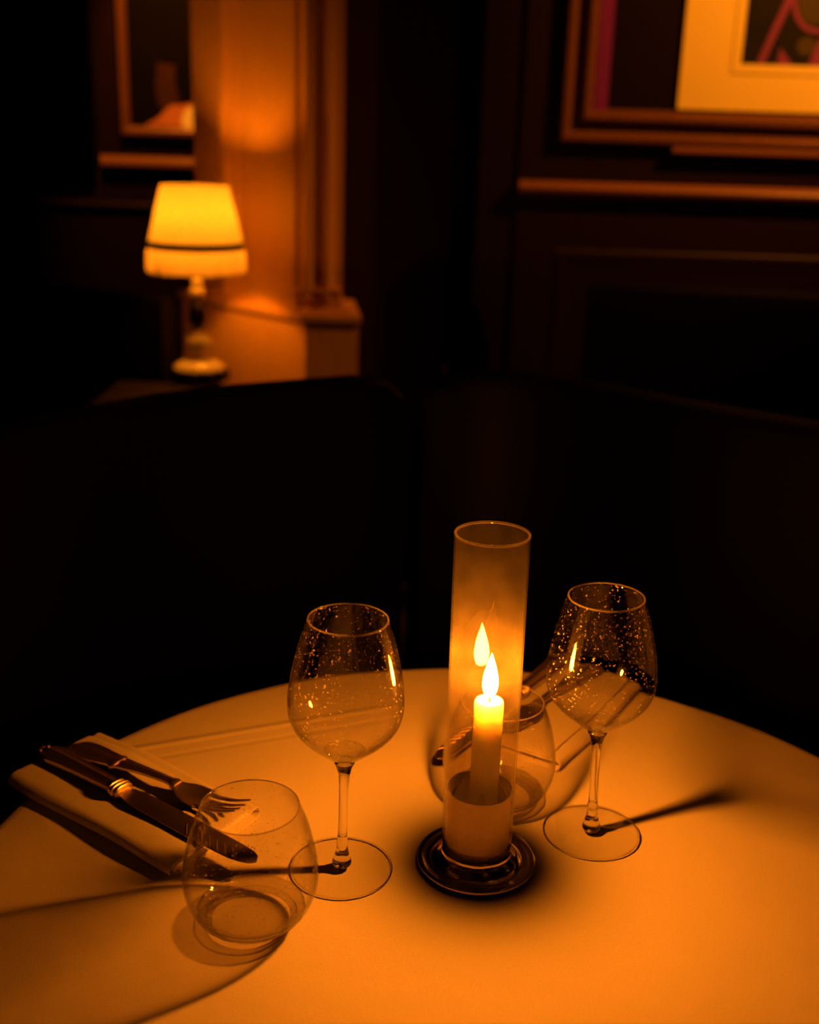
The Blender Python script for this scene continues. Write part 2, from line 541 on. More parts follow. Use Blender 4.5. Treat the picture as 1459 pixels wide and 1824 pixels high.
obj('shaft', prism(B(), pier(0, 0, -0.1966), 0.86, 2.9), M['umber'], pil)
pb = B()
prism(pb, pier(0.036, 0.004, -0.150, 0.53), 0.0, 0.845)
prism(pb, pier(0.044, 0.014, -0.142, 0.54), 0.845, 0.862)
prism(pb, pier(0.018, 0.006, -0.175, 0.50), 0.862, 0.872)
obj('plinth', pb, M['umber'], pil)


def vbead(bm, s0, s1, h, left, z0, z1, n=8):
    ring = []
    for k in range(n + 1):
        t = k / n
        s = s0 + (s1 - s0) * t
        o = h * math.sin(PI * t) ** 0.6
        if left: p = P0 + LD * s + LN * o
        else: p = Vector((P0.x + s, P0.y - o))
        ring.append((p.x, p.y))
    return prism(bm, ring, z0, z1)


obj('moulding', vbead(B(), 0.235, 0.262, 0.013, True, 0.872, 2.9), M['umber'], pil, smooth='edge')
obj('moulding', vbead(B(), 0.270, 0.315, 0.020, True, 0.872, 2.9), M['umber'], pil, smooth='edge')
obj('moulding', vbead(B(), 0.016, 0.050, 0.020, False, 0.90, 2.9), M['umber'], pil, smooth='edge')
obj('moulding', vbead(B(), 0.072, 0.102, 0.018, False, 0.90, 2.9), M['umber'], pil, smooth='edge')
tb = B()
box(tb, P0.x + 0.002, P0.x + 0.122, 2.982, 3.0, 0.918, 0.930, 0.003)
obj('moulding_cap', tb, M['umber'], pil)


# ------------------------------------------------------------------ pictures
def picture_frame(bm, x0, x1, z0, z1, y, prof):
    R = []
    for (k, d) in prof:
        R.append([bm.verts.new(p) for p in ((x0 + k, y - d, z0 + k), (x1 - k, y - d, z0 + k), (x1 - k, y - d, z1 - k), (x0 + k, y - d, z1 - k))])
    for a, b in zip(R, R[1:]):
        for k in range(4):
            bm.faces.new((a[k], a[(k + 1) % 4], b[(k + 1) % 4], b[k]))
    return bm


def quad_plate(bm, x0, x1, z0, z1, y0, y1):
    return box(bm, x0, x1, y0, y1, z0, z1)


def poly_plate(bm, pts, y, t=0.0008):
    a = [bm.verts.new((p[0], y, p[1])) for p in pts]
    c = [bm.verts.new((p[0], y - t, p[1])) for p in pts]
    bm.faces.new(a); bm.faces.new(c[::-1])
    n = len(pts)
    for i in range(n):
        j = (i + 1) % n
        bm.faces.new((a[i], a[j], c[j], c[i]))
    return bm


fx0, fx1, fz0, fz1 = 0.3600, 1.66, 1.314, 2.20
pic = thing('framed_picture', 'large gilt framed picture with cream mat above the right-hand wall rail', 'picture', (1.0, 3.12, fz0))
def T(o, root):
    o.parent = root
    o.matrix_parent_inverse = Matrix.Translation(root.location).inverted()
    return o
T(obj('frame', picture_frame(B(), fx0, fx1, fz0, fz1, 3.12, [(0, 0), (0, .022), (.006, .030), (.016, .030), (.022, .018), (.040, .012), (.048, .012),
    (.052, .028), (.060, .036), (.070, .034), (.078, .022), (.084, .012), (.088, .004)]), M['gilt'], smooth='edge'), pic)
T(obj('backing_mat', quad_plate(B(), fx0 + .08, fx1 - .08, fz0 + .08, fz1 - .08, 3.112, 3.118), simple('deep_plum_board', (0.005, 0.001, 0.011), 0.6, spec=0.08), label='deep plum mat board inside the frame'), pic)
T(obj('liner_strip', quad_plate(B(), 0.446, 0.480, fz0 + .08, fz1 - .08, 3.105, 3.112), simple('raspberry_silk', (0.16, 0.018, 0.30), 0.7, spec=0.08), label='raspberry coloured inner strip'), pic)
mt = B()
R = []
mx0, mx1, mz0, mz1 = 0.661, 1.56, 1.405, 2.12
hx0, hx1, hz0, hz1 = 0.812, 1.42, 1.518, 2.02
def rect(x0, x1, z0, z1, y): return [mt.verts.new(p) for p in ((x0, y, z0), (x1, y, z0), (x1, y, z1), (x0, y, z1))]
for r in ((mx0, mx1, mz0, mz1, 3.112), (mx0, mx1, mz0, mz1, 3.102), (hx0 - .024, hx1 + .024, hz0 - .024, hz1 + .024, 3.102),
          (hx0 - .022, hx1 + .022, hz0 - .022, hz1 + .022, 3.0995), (hx0, hx1, hz0, hz1, 3.0995), (hx0, hx1, hz0, hz1, 3.106)):
    R.append(rect(*r))
for a, b_ in zip(R, R[1:]):
    for k in range(4):
        mt.faces.new((a[k], a[(k + 1) % 4], b_[(k + 1) % 4], b_[k]))
T(obj('mat', mt, simple('cream_mat_board', (0.78, 0.66, 0.12), 0.75, bump=0.0002, bscale=300), label='wide cream mat'), pic)
pr = obj('print', quad_plate(B(), hx0, hx1, hz0, hz1, 3.104, 3.106), simple('olive_ink', (0.012, 0.012, 0.005), 0.6, spec=0.08, var=0.4, bscale=12), label='dark abstract print')
T(pr, pic)
rb = B()
def ribbon(bm, pts, wd, y, n=6):
    s = spline([(p[0], 0, p[1]) for p in pts], n)
    L_, R_ = [], []
    for i, p in enumerate(s):
        t = (s[min(i + 1, len(s) - 1)] - s[max(i - 1, 0)]).normalized()
        nn = Vector((-t.z, 0, t.x)) * wd / 2
        L_.append((p.x + nn.x, p.z + nn.z)); R_.append((p.x - nn.x, p.z - nn.z))
    for i in range(len(s) - 1):
        poly_plate(bm, [L_[i], L_[i + 1], R_[i + 1], R_[i]], y, 0.0006)
ribbon(rb, [(0.862, 1.519), (0.89, 1.60), (0.918, 1.68), (0.93, 1.78)], 0.018, 3.104)
ribbon(rb, [(0.925, 1.72), (0.935, 1.65), (0.965, 1.61), (1.01, 1.60)], 0.012, 3.104)
poly_plate(rb, [(0.905, 1.519), (0.945, 1.519), (0.91, 1.56)], 3.104)
poly_plate(rb, [(0.985, 1.519), (1.03, 1.519), (1.03, 1.60), (1.005, 1.58)], 3.104)
ribbon(rb, [(1.05, 1.53), (1.12, 1.62), (1.2, 1.8), (1.3, 1.95)], 0.02, 3.104)
T(obj('print_lines', rb, simple('crimson_ink', (0.20, 0.045, 0.20), 0.6, spec=0.08), label='crimson bands of the print'), pic)
ob = B()
poly_plate(ob, [(0.985 + 0.045 * math.cos(a) , 1.67 + 0.055 * math.sin(a)) for a in [2 * PI * k / 24 for k in range(24)]], 3.1035)
poly_plate(ob, [(0.975 + 0.025 * math.cos(a) , 1.565 + 0.022 * math.sin(a)) for a in [2 * PI * k / 20 for k in range(20)]], 3.1035)
T(obj('print_shapes', ob, simple('ochre_ink', (0.06, 0.05, 0.015), 0.6, spec=0.08), label='ochre ovals of the print'), pic)

led = obj('picture_ledge', box(B(), 0.655, 1.66, 3.086, 3.12, 1.296, 1.312, 0.003), M['rail'], label='narrow bronze ledge directly under the large gilt frame', cat='ledge')

gx0, gx1, gz0, gz1 = -1.170, -0.62, 1.298, 2.10
pic2 = thing('framed_picture', 'still life painting in a thin bronze frame, half hidden by the lit pillar', 'picture', (-0.9, 4.62, gz0))
T(obj('frame', picture_frame(B(), gx0, gx1, gz0, gz1, 4.62, [(0, 0), (0, .02), (.008, .032), (.02, .030), (.03, .02), (.04, .012)]), M['gilt'], smooth='edge'), pic2)
T(obj('canvas', quad_plate(B(), gx0 + .03, gx1 - .03, gz0 + .03, gz1 - .03, 4.606, 4.618), simple('dark_canvas', (0.003, 0.0018, 0.0006), 0.6, spec=0.08, var=0.5, bscale=9), label='dark painted canvas'), pic2)
vb = B()
poly_plate(vb, sp := [(-1.00 + dx, z) for dx, z in [(-.03, 1.47), (-.022, 1.43), (-.012, 1.40), (.05, 1.40), (.06, 1.45), (.045, 1.50), (.05, 1.56), (-.02, 1.57)]], 4.606)
T(obj('painted_jug', vb, simple('brown_oil_paint', (0.045, 0.018, 0.005), 0.6, spec=0.08, var=0.4, bscale=30), label='brown painted jug'), pic2)
cb = B()
poly_plate(cb, [(-1.075, 1.338), (-1.02, 1.37), (-0.975, 1.415), (-0.93, 1.418), (-0.87, 1.43), (-0.87, 1.338)], 4.6055)
T(obj('painted_cloth', cb, simple('orange_oil_paint', (0.55, 0.20, 0.05), 0.6, var=0.5, bscale=22), label='orange painted cloth'), pic2)
wb = B()
poly_plate(wb, [(-0.900 + 0.030 * math.cos(a) + 0.01 * math.sin(a), 1.368 + 0.045 * math.sin(a)) for a in [2 * PI * k / 24 for k in range(24)]], 4.6045)
T(obj('painted_fold', wb, simple('white_oil_paint', (0.95, 0.85, 0.4), 0.6), label='pale painted fold'), pic2)

# black panel hanging in the upper left
bp_ = thing('hanging_panel', 'black panel hanging at the left edge high above the booth', 'panel', (-1.25, 2.62, 1.15))
T(obj('board', box(B(), -1.70, -0.725, 2.60, 2.68, 1.16, 2.9, 0.025), M['black'], smooth='edge'), bp_)

# ------------------------------------------------------------------ dark benches behind
def bench(name, label, pts, z1, th, seat=None):
    root = thing(name, label, 'bench', (pts[0][0], pts[0][1], 0))
    P = [Vector((x, y)) for x, y in pts]
    secs = []
    for i, p in enumerate(P):
        t = (P[min(i + 1, len(P) - 1)] - P[max(i - 1, 0)]).normalized()
        n = Vector((-t.y, t.x))
        z = z1[i] if isinstance(z1, (list, tuple)) else z1
        sec = []
        r = min(th / 2, 0.035)
        for (o, zz) in [(0, 0.0), (0, z - r), (r * .3, z - r * .3), (r, z), (th - r, z), (th - r * .3, z - r * .3), (th, z - r), (th, 0.0)]:
            q = p + n * o
            sec.append((q.x, q.y, zz))
        secs.append(sec)
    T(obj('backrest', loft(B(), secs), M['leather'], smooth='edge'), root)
    if seat:
        secs = []
        for i, p in enumerate(P):
            t = (P[min(i + 1, len(P) - 1)] - P[max(i - 1, 0)]).normalized()
            n = Vector((-t.y, t.x))
            sec = []
            for (o, zz) in [(-seat, 0.0), (-seat, 0.41), (-seat + .03, 0.44), (-.02, 0.45), (-0.002, 0.44), (-0.002, 0.0)]:
                q = p + n * o
                sec.append((q.x, q.y, zz))
            secs.append(sec)
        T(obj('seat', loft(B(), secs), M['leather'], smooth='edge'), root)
    return root


# curved booth : two backrests meeting behind the table
lw_ = [(-0.95, 0.55), (-0.82, 0.75), (-0.70, 0.97), (-0.60, 1.15), (-0.50, 1.30), (-0.42, 1.43), (-0.345, 1.53), (-0.26, 1.60), (-0.17, 1.655), (-0.085, 1.70), (-0.035, 1.72), (-0.008, 1.73)]
lz = [.95] * 9 + [.951, .942, .915]
rw_ = [(0.020, 1.745), (0.045, 1.755), (0.075, 1.765), (0.113, 1.772), (0.17, 1.765), (0.236, 1.735), (0.30, 1.69), (0.37, 1.62), (0.46, 1.545), (0.563, 1.47), (0.70, 1.34), (0.88, 1.10), (0.98, 0.85)]
rz = [.915, .935, .948, .952, .952] + [.95] * 8
def fwd(z): return [max(0.4, v) for v in z]
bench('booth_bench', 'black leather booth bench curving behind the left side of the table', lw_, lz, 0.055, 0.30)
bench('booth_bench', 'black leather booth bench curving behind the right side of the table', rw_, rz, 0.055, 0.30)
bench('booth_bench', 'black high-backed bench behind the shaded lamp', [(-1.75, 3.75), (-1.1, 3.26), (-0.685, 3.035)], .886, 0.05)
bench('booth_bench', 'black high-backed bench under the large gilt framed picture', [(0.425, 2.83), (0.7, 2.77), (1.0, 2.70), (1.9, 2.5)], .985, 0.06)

ch = thing('dining_chair', 'black round-backed chair seen just over the booth corner', 'chair', (0.125, 2.60, 0))
cbk = B()
loft(cbk, [[(0.125 + 0.052 * math.cos(a) * (1 + .02 * 0), y, 0.72 + (0.235 if math.sin(a) > 0 else 0.27) * math.sin(a)) for a in [2 * PI * k / 32 for k in range(32)]] for y in (2.60, 2.63)])
T(obj('backrest', cbk, M['black'], smooth='edge'), ch)
T(obj('seat', box(B(), -0.06, 0.31, 2.2, 2.6, 0.42, 0.47, 0.02), M['black'], smooth='edge'), ch)
for (x, y) in ((-0.03, 2.23), (0.28, 2.23), (-0.03, 2.57), (0.28, 2.57)):
    T(obj('leg', tube(B(), [(x, y, 0), (x, y, 0.43)], [0.012, 0.018]), M['wood']), ch)
cap = obj('trim_6', box(B(), 0.088, 0.2, 3.02, 3.16, 0.685, 0.70, 0.002), M['rail'], kind='structure')

# ------------------------------------------------------------------ lamp table and lamp
ltz = 0.679
lt = thing('side_table', 'dark wooden side table under the fringed lamp', 'table', (-0.55, 2.76, 0))
T(obj('tabletop', box(B(), -0.78, -0.325, 2.60, 2.925, ltz - 0.03, ltz, 0.006), M['wood'], smooth='edge'), lt)
for (x, y) in ((-0.75, 2.64), (-0.36, 2.64), (-0.75, 2.89), (-0.36, 2.89)):
    T(obj('leg', tube(B(), [(x, y, 0), (x, y, ltz - 0.03)], [0.014, 0.022], 12), M['wood']), lt)

LX, LY = -0.571, 2.955
tl = thing('table_lamp', 'lit table lamp with a fringed cream shade beside the lit pillar', 'lamp', (LX, LY, ltz))
tl.scale = (1.045, 1.045, 1.045)
z0 = 0
def flute(a, z): return 1 + 0.05 * math.cos(12 * a)
obj('foot', lathe(B(), [(0, 0), (.062, 0), (.066, .006), (.064, .022), (.066, .028), (.060, .040), (.045, .052), (.022, .060), (.012, .066), (0, .066)], 72, mod=flute), M['ivory'], tl, smooth='edge', label='fluted pale foot')
obj('foot_band', lathe(B(), [(.060, .003), (.0725, .006), (.0755, .018), (.0725, .032), (.060, .035)], 72, mod=flute), M['dark_glaze'], tl, smooth='edge', label='dark band around the foot')
obj('foot_ring', lathe(B(), [(0, .0), (.05, 0), (.052, .004), (0, .005)], 48), M['brass'], tl)
st = B()
lathe(st, sp2([(.012, .060), (.010, .072), (.026, .080), (.032, .096), (.026, .114), (.012, .126), (.009, .132)], 6), 40)
obj('lower_ball', st, M['ivory'], tl, smooth=True, label='pale glazed ball')
st = B()
lathe(st, sp2([(.008, .130), (.014, .140), (.022, .154), (.023, .170), (.016, .190), (.010, .200), (.008, .204)], 6), 40)
obj('middle_ball', st, M['dark_glaze'], tl, smooth=True, label='dark glazed egg shape')
st = B()
lathe(st, sp2([(.008, .200), (.012, .206), (.019, .218), (.017, .232), (.012, .240), (.014, .250), (.010, .258)], 6), 40)
obj('upper_ball', st, M['ivory'], tl, smooth=True)
obj('pole', tube(B(), [(0, 0, .06), (0, 0, .36)], 0.005), M['brass'], tl)
sh = B()
lathe(sh, [(.1155, .345), (.082, .480)], 96)
bmesh.ops.solidify(sh, geom=sh.faces[:], thickness=0.0012)
obj('lamp_shade', sh, M['shade'], tl, smooth='edge')
obj('trim_band', lathe(B(), [(.1165, .332), (.1190, .332), (.1175, .349), (.1150, .349)], 96, closed=True), M['trim_black'], tl, smooth='edge', label='black braid trim')
fr = B()
ns = 260
for i in range(ns):
    a = 2 * PI * i / ns
    l = 0.277 + random.uniform(-.003, .002)
    x, y = math.cos(a), math.sin(a)
    r1 = .1175; r2 = .1200 + random.uniform(-.0015, .0015)
    tx, ty = -y * .00135, x * .00135
    vs = []
    for (rr, z, s) in ((r1, .334, 1), (r2, (.334 + l) / 2, 1.0), (r2, l, .8)):
        vs.append((fr.verts.new((x * rr - tx * s, y * rr - ty * s, z)), fr.verts.new((x * (rr + .0008), y * (rr + .0008), z)), fr.verts.new((x * rr + tx * s, y * rr + ty * s, z))))
    for q, r_ in zip(vs, vs[1:]):
        fr.faces.new((q[0], q[1], r_[1], r_[0])); fr.faces.new((q[1], q[2], r_[2], r_[1]))
obj('fringe', fr, M['fringe'], tl, label='thread fringe')
sp_ = B()
for k in range(3):
    a = 2 * PI * k / 3
    tube(sp_, [(0, 0, .46), (.081 * math.cos(a), .081 * math.sin(a), .476)], 0.0015, 6)
obj('shade_spider', sp_, M['brass'], tl)
bl = B()
bmesh.ops.create_uvsphere(bl, u_segments=24, v_segments=16, radius=0.022)
for v in bl.verts: v.co.z += 0.405
obj('bulb', bl, M['bulb'], tl, smooth=True)

# ------------------------------------------------------------------ dining table and cloth
TX, TY, TR, TZ = 0.069, 0.708, 0.412, 0.75
tb_ = thing('dining_table', 'round pedestal table under the white tablecloth', 'table', (TX, TY, 0))
obj('tabletop', lathe(B(), [(0, .72), (.404, .72), (.408, .724), (.408, .744), (.404, .7475), (0, .7475)], 96), M['wood'], tb_)
obj('pedestal', lathe(B(), [(0, .02), (.05, .02), (.035, .05), (.03, .4), (.045, .72), (0, .72)], 40), M['wood'], tb_, smooth=True)
obj('base', lathe(B(), [(0, 0), (.25, 0), (.25, .015), (.06, .03), (0, .03)], 48), M['wood'], tb_)

cl = B()
seg = 256
rings = []
prof = [(0.0, 0.0), (.1, 0), (.2, 0), (.3, 0), (.36, 0), (.40, 0), (.407, -.0006), (.411, -.003), (.413, -.008), (.4140, -.02), (.415, -.06), (.416, -.12), (.417, -.18), (.418, -.24), (.418, -.29)]
for (r, dz) in prof:
    if r == 0:
        rings.append([cl.verts.new((TX, TY, TZ))]); continue
    ring = []
    for i in range(seg):
        a = 2 * PI * i / seg
        wob = (0.0016 * math.sin(5 * a + 1) + 0.0011 * math.sin(9 * a + 2.3) + 0.0007 * math.sin(17 * a)) * min(1, max(0, (r - .3) / .1))
        amp = 0.028 * min(1, max(0, (-dz - 0.006) / 0.22)) ** 1.2
        rr = r + wob + amp * (0.6 + math.sin(a * 13 + 1.3 * math.sin(3 * a)) + 0.35 * math.sin(a * 29 + 1))
        ring.append(cl.verts.new((TX + rr * math.cos(a), TY + rr * math.sin(a), TZ + dz)))
    rings.append(ring)
for k in range(len(rings) - 1):
    a, b_ = rings[k], rings[k + 1]
    for i in range(seg):
        j = (i + 1) % seg
        if len(a) == 1: cl.faces.new((a[0], b_[i], b_[j]))
        else: cl.faces.new((a[i], b_[i], b_[j], a[j]))
obj('tablecloth', cl, M['cloth'], smooth=True, label='white linen tablecloth draped over the round candlelit table', cat='tablecloth')


# ------------------------------------------------------------------ folded napkins
def napkin(label, center, ang, L, W, H=0.0115, skew=0.0, droop=None):
    root = thing('folded_napkin', label, 'napkin', (*center, TZ + 0.0006), (0, 0, ang), 'folded napkins under the cutlery')
    # flattened roll : one long strip folded over itself, seen open at its short ends
    r = H / 2
    pts = []
    def line(x0, z0, x1, z1, n):
        for k in range(n): pts.append((x0 + (x1 - x0) * k / n, z0 + (z1 - z0) * k / n))
    def arc(cx, cz, rad, a0, a1, n, wide=1.3):
        for k in range(n):
            a = a0 + (a1 - a0) * k / n
            pts.append((cx + rad * wide * math.cos(a), cz + rad * math.sin(a)))
    h = W / 2
    line(-h * 0.1, 0.0031, h - r, 0.0024, 10)
    arc(h - r * 1.3, r * 0.95, r * 0.62, -PI / 2, PI / 2, 8)
    line(h - r * 1.3, H * 0.76, -h + r * 1.3, H * 0.76, 18)
    arc(-h + r * 1.3, r, r * 0.78, PI / 2, 3 * PI / 2, 8)
    line(-h + r * 1.3, 0.0011, h - r * 0.9, 0.0006, 18)
    arc(h - r * 0.9, r, r * 1.0, -PI / 2, PI / 2, 10)
    line(h - r * 0.9, H, -h * 0.72, H * 1.0, 18)
    pts.append((-h * 0.72, H * 1.0))
    secs = []
    n = 40
    bm = B()
    rows = []
    for i in range(n + 1):
        t = i / n
        y = -L / 2 + L * t
        row = []
        for j, (x, z) in enumerate(pts):
            nzv = noise.noise(Vector((x * 18, y * 14, z * 60 + L * 10)))
            zz = z * (1 + 0.10 * math.sin(t * 9 + x * 20)) + 0.0006 * nzv * (z / H)
            lift = 0.0
            e = min(t, 1 - t)
            if e < 0.12:
                zz *= 1 + 0.10 * (1 - e / 0.12) * (0.5 + 0.5 * x / h)
            yy = y + skew * x + 0.0016 * nzv
            row.append(bm.verts.new((x + 0.0012 * math.sin(7 * t + z * 200), yy, max(zz, 0.0004))))
        rows.append(row)
    for a, b_ in zip(rows, rows[1:]):
        for k in range(len(a) - 1):
            bm.faces.new((a[k], a[k + 1], b_[k + 1], b_[k]))
    o = obj('cloth', bm, M['napkin'], root, smooth=True)
    md = o.modifiers.new('thick', 'SOLIDIFY'); md.thickness = 0.0009; md.offset = 0
    md2 = o.modifiers.new('sub', 'SUBSURF'); md2.levels = 1; md2.render_levels = 1
    return root


NC = (-0.227, 0.835)
nap_dir = math.atan2(-0.1185, 0.166)      # long axis of the near napkin
napkin('folded white napkin at the left table edge under the dinner knife and fork', NC, nap_dir - PI / 2, 0.205, 0.104, skew=0.05)
NC2 = (0.157, 1.012)
nap_dir2 = math.atan2(-0.168, -0.105)
napkin('folded white napkin at the far table edge behind the candle and right wine glass', NC2, nap_dir2 - PI / 2, 0.200, 0.100, skew=0.0)


# ------------------------------------------------------------------ cutlery (local +Y = towards blade or tines, z = up)
WS = 1.22


def section(y, wd, th, z, ridge=0.0, n=20, p=2.6):
    s = []
    for k in range(n):
        a = 2 * PI * k / n
        c, s_ = math.cos(a), math.sin(a)
        x = WS * wd / 2 * math.copysign(abs(c) ** (2 / p), c)
        zz = th / 2 * math.copysign(abs(s_) ** (2 / p), s_)
        if ridge and s_ > 0.2: zz += ridge * math.cos(x / (WS * wd / 2) * PI * 2.0)
        s.append((x, y, z + zz))
    return s


def make_knife(label, pos, ang, tilt=0.0):
    root = thing('dinner_knife', label, 'knife', pos, (0, 0, ang), 'silver dinner knives')
    hb = B()
    ys = [(0.004, .010, .005), (.008, .0145, .0075), (.014, .0185, .009), (.022, .0190, .0095), (.035, .0165, .0095), (.055, .0145, .0092), (.075, .0133, .009), (.092, .0125, .0088), (.098, .0125, .0088)]
    loft(hb, [section(y, a, t, .0048, .0009) for (y, a, t) in ys])
    obj('handle', hb, M['silver'], root, smooth='edge')
    sb = B()
    for (x, y, r) in ((-.004, .003, .0026), (.0, .001, .0030), (.004, .003, .0026)):
        mtx = Matrix.Translation((x, y, .0055))
        bmesh.ops.create_uvsphere(sb, u_segments=12, v_segments=8, radius=r, matrix=mtx)
    obj('scroll_end', sb, M['silver'], root, smooth=True)
    for k, (y, wd) in enumerate(((.100, .0150), (.1045, .0168), (.109, .0150))):
        rb_ = B()
        loft(rb_, [section(y - .0018, wd * .9, .009, .0052), section(y - .0008, wd, .0115, .0054), section(y + .0008, wd, .0115, .0054), section(y + .0018, wd * .9, .009, .0052)])
        obj('collar', rb_, M['silver'], root, smooth='edge')
    bb = B()
    secs = []
    N_ = 44
    for i in range(N_ + 1):
        t = i / N_
        y = .111 + .150 * t
        wL = -.0085 - .0012 * math.sin(t * PI)          # back of the blade
        wR = .0085 + .0022 * math.sin(t * PI * .9)      # edge
        if t < .10:
            k = t / .10
            wL *= .7 + .3 * k; wR *= .7 + .3 * k
        if t > .80:
            k = (t - .80) / .20
            wR *= math.sqrt(max(0.003, 1 - k ** 2.2)); 
            wL *= math.sqrt(max(0.003, 1 - k ** 5))
        if .50 < t < .93: wR += .0004 * math.sin(i * PI)
        zc = .0036 - .0020 * t
        th = .0024 * (1 - .5 * t)
        secs.append([(wL, y, zc), (wL, y, zc + th), (wR * .45, y, zc + th * .9), (wR, y, zc + .0003), (wR, y, zc), (wR * .4, y, zc - th * .1)])
    loft(bb, secs)
    bl_ = obj('blade', bb, M['silver'], root, smooth='edge')
    gb = B()
    for k in range(7):                                   # ground serrations across the edge side
        y = .185 + k * .0085
        loft(gb, [[(.0005, y, .0049 - k * .0002), (.0005, y + .0014, .0049 - k * .0002), (.0005, y + .0007, .0056 - k * .0002)],
                  [(.0093 - .0006 * max(0, k - 4), y + .009, .0031 - k * .00018), (.0093 - .0006 * max(0, k - 4), y + .0104, .0031 - k * .00018), (.0093 - .0006 * max(0, k - 4), y + .0097, .0037 - k * .00018)]])
    obj('serration', gb, M['silver'], bl_)
    return root


def make_fork(label, pos, ang):
    root = thing('dinner_fork', label, 'fork', pos, (0, 0, ang), 'silver dinner forks')
    hb = B()
    ys = [(0.0, .006, .0020, .003), (.003, .0150, .0028, .0034), (.009, .0205, .0032, .0036), (.018, .0220, .0034, .0040), (.030, .0205, .0036, .0046), (.044, .0170, .0038, .0054), (.054, .0150, .0040, .0060)]
    loft(hb, [section(y, a, t, z, .0006) for (y, a, t, z) in ys])
    obj('handle', hb, M['silver'], root, smooth='edge')
    cb_ = B()
    loft(cb_, [section(.0535, .0150, .0050, .006), section(.0555, .0172, .0062, .0062), section(.058, .0168, .0062, .0063), section(.060, .0145, .0050, .0064)])
    obj('collar', cb_, M['silver'], root, smooth='edge')
    sb = B()
    ys = [(.060, .0140, .0040, .0064), (.075, .0112, .0042, .0076), (.090, .0088, .0044, .0088), (.105, .0074, .0046, .0096), (.116, .0066, .0048, .0098), (.124, .0070, .0050, .0094)]
    loft(sb, [section(y, a, t, z, .0004) for (y, a, t, z) in ys])
    obj('shank', sb, M['silver'], root, smooth='edge')
    nb = B()
    loft(nb, [section(.1225, .0080, .0060, .0095), section(.1245, .0098, .0072, .0093), section(.127, .0098, .0070, .009), section(.129, .0080, .0058, .0086)])
    obj('collar', nb, M['silver'], root, smooth='edge')
    hd = B()
    ys = [(.128, .0085, .0040, .0084), (.133, .0140, .0028, .0068), (.139, .0205, .0022, .0052), (.146, .0232, .0018, .0040), (.153, .0238, .0017, .0034), (.158, .0240, .0016, .0033)]
    loft(hd, [[(x, y_, z_ + 0.9 * abs(x) ** 1.6 * 3) for (x, y_, z_) in section(y, a, t, z)] for (y, a, t, z) in ys])
    head = obj('head', hd, M['silver'], root, smooth='edge')
    for k in range(4):
        x0 = (-1.5 + k) * .0064
        tn = B()
        path = [(.156, .0036, .0047), (.166, .0040, .0040), (.176, .0058, .0036), (.186, .0086, .0032), (.195, .0120, .0026), (.201, .0146, .0016)]
        secs = []
        for (y, z, wd) in path:
            secs.append([(x0 + p[0] * 1, p[1], p[2] + 0.9 * abs(x0) ** 1.6 * 3) for p in section(y, wd, .0019, z, n=12)])
        loft(tn, secs)
        obj('tine', tn, M['silver'], root, smooth='edge')
    return root


def ang_of(a, b):
    return math.atan2(b[1] - a[1], b[0] - a[0]) - PI / 2


nz_ = TZ + 0.0006 + 0.0132
ka, kb = (-0.3215, 0.8855), (-0.109, 0.734)
make_knife('silver dinner knife lying on the left napkin behind the short tumbler', (*ka, nz_), ang_of(ka, kb))
fa, fb = (-0.297, 0.8975), (-0.187, 0.8280)
make_fork('silver dinner fork lying on the left napkin with its tines behind the tumbler rim', (*fa, nz_ - 0.001), ang_of(fa, fb))
ka, kb = (0.1745, 1.1150), (0.031, 0.893)
make_knife('silver dinner knife lying on the far napkin, blade passing behind the candle', (*ka, nz_), ang_of(ka, kb))
fa, fb = (0.206, 1.098), (0.103, 0.955)
make_fork('silver dinner fork lying on the far napkin, seen through the right wine glass', (*fa, nz_ - 0.001), ang_of(fa, fb))


# ------------------------------------------------------------------ glasses
def make_wine(label, loc, tilt):
    root = thing('wine_glass', label, 'wine glass', loc, tilt, 'stemmed wine glasses')
    outer = [(0, .0925)] + sp2([(.0050, .0926), (.0080, .0965), (.0145, .1020), (.0235, .1092), (.0325, .1175), (.0392, .1262), (.0428, .1355), (.0438, .1450), (.0431, .1560), (.0405, .1730), (.0358, .1930), (.0297, .2122)], 6)
    th = .0008
    inner = []
    for i, (r, z) in enumerate(outer):
        a, c = outer[max(i - 1, 0)], outer[min(i + 1, len(outer) - 1)]
        t = Vector((c[0] - a[0], c[1] - a[1])).normalized()
        if z < .0985: continue
        inner.append((r - th * t.y, z + th * t.x))
    prof = outer + inner[::-1] + [(0, inner[0][1] - .0006)]
    obj('bowl', lathe(B(), prof, 128), M['glass'], root, smooth=True)
    obj('sparkle_shell', lathe(B(), sp2([(.0062, .0978), (.0090, .0995), (.0130, .1024), (.0160, .1046)], 5) + sp2([(.0154, .1050), (.0122, .1030), (.0085, .1006), (.0058, .0990)], 5), 72, closed=True), M['ripple_fine'], root, smooth=True)  # extra shell inside the bowl, added to catch flame sparkle
    obj('rim', torus(B(), .0293, .00066, .2124, 128, 8), M['rim'], root, smooth=True)
    obj('stem', lathe(B(), [(0, .0985)] + sp2([(.0045, .0982), (.0080, .0955), (.0062, .0905), (.0046, .0840), (.0038, .0740), (.0035, .0550), (.0037, .0320), (.0046, .0260), (.0044, .0200), (.0052, .0150), (.0066, .0110), (.0076, .0065), (.0068, .0042)], 6) + [(0, .0040)], 48), M['solid'], root, smooth=True)
    fp = [(0, .0006), (.0385, .0004), (.0396, .0010), (.0396, .0016), (.0388, .0020), (.030, .0024), (.018, .0032), (.009, .0044), (0, .0046)]
    obj('foot', lathe(B(), fp, 128), M['glass_foot'], root, smooth='edge')
    obj('foot_edge', torus(B(), .0393, .0007, .0013, 128, 8), M['solid'], root, smooth=True)
    return root


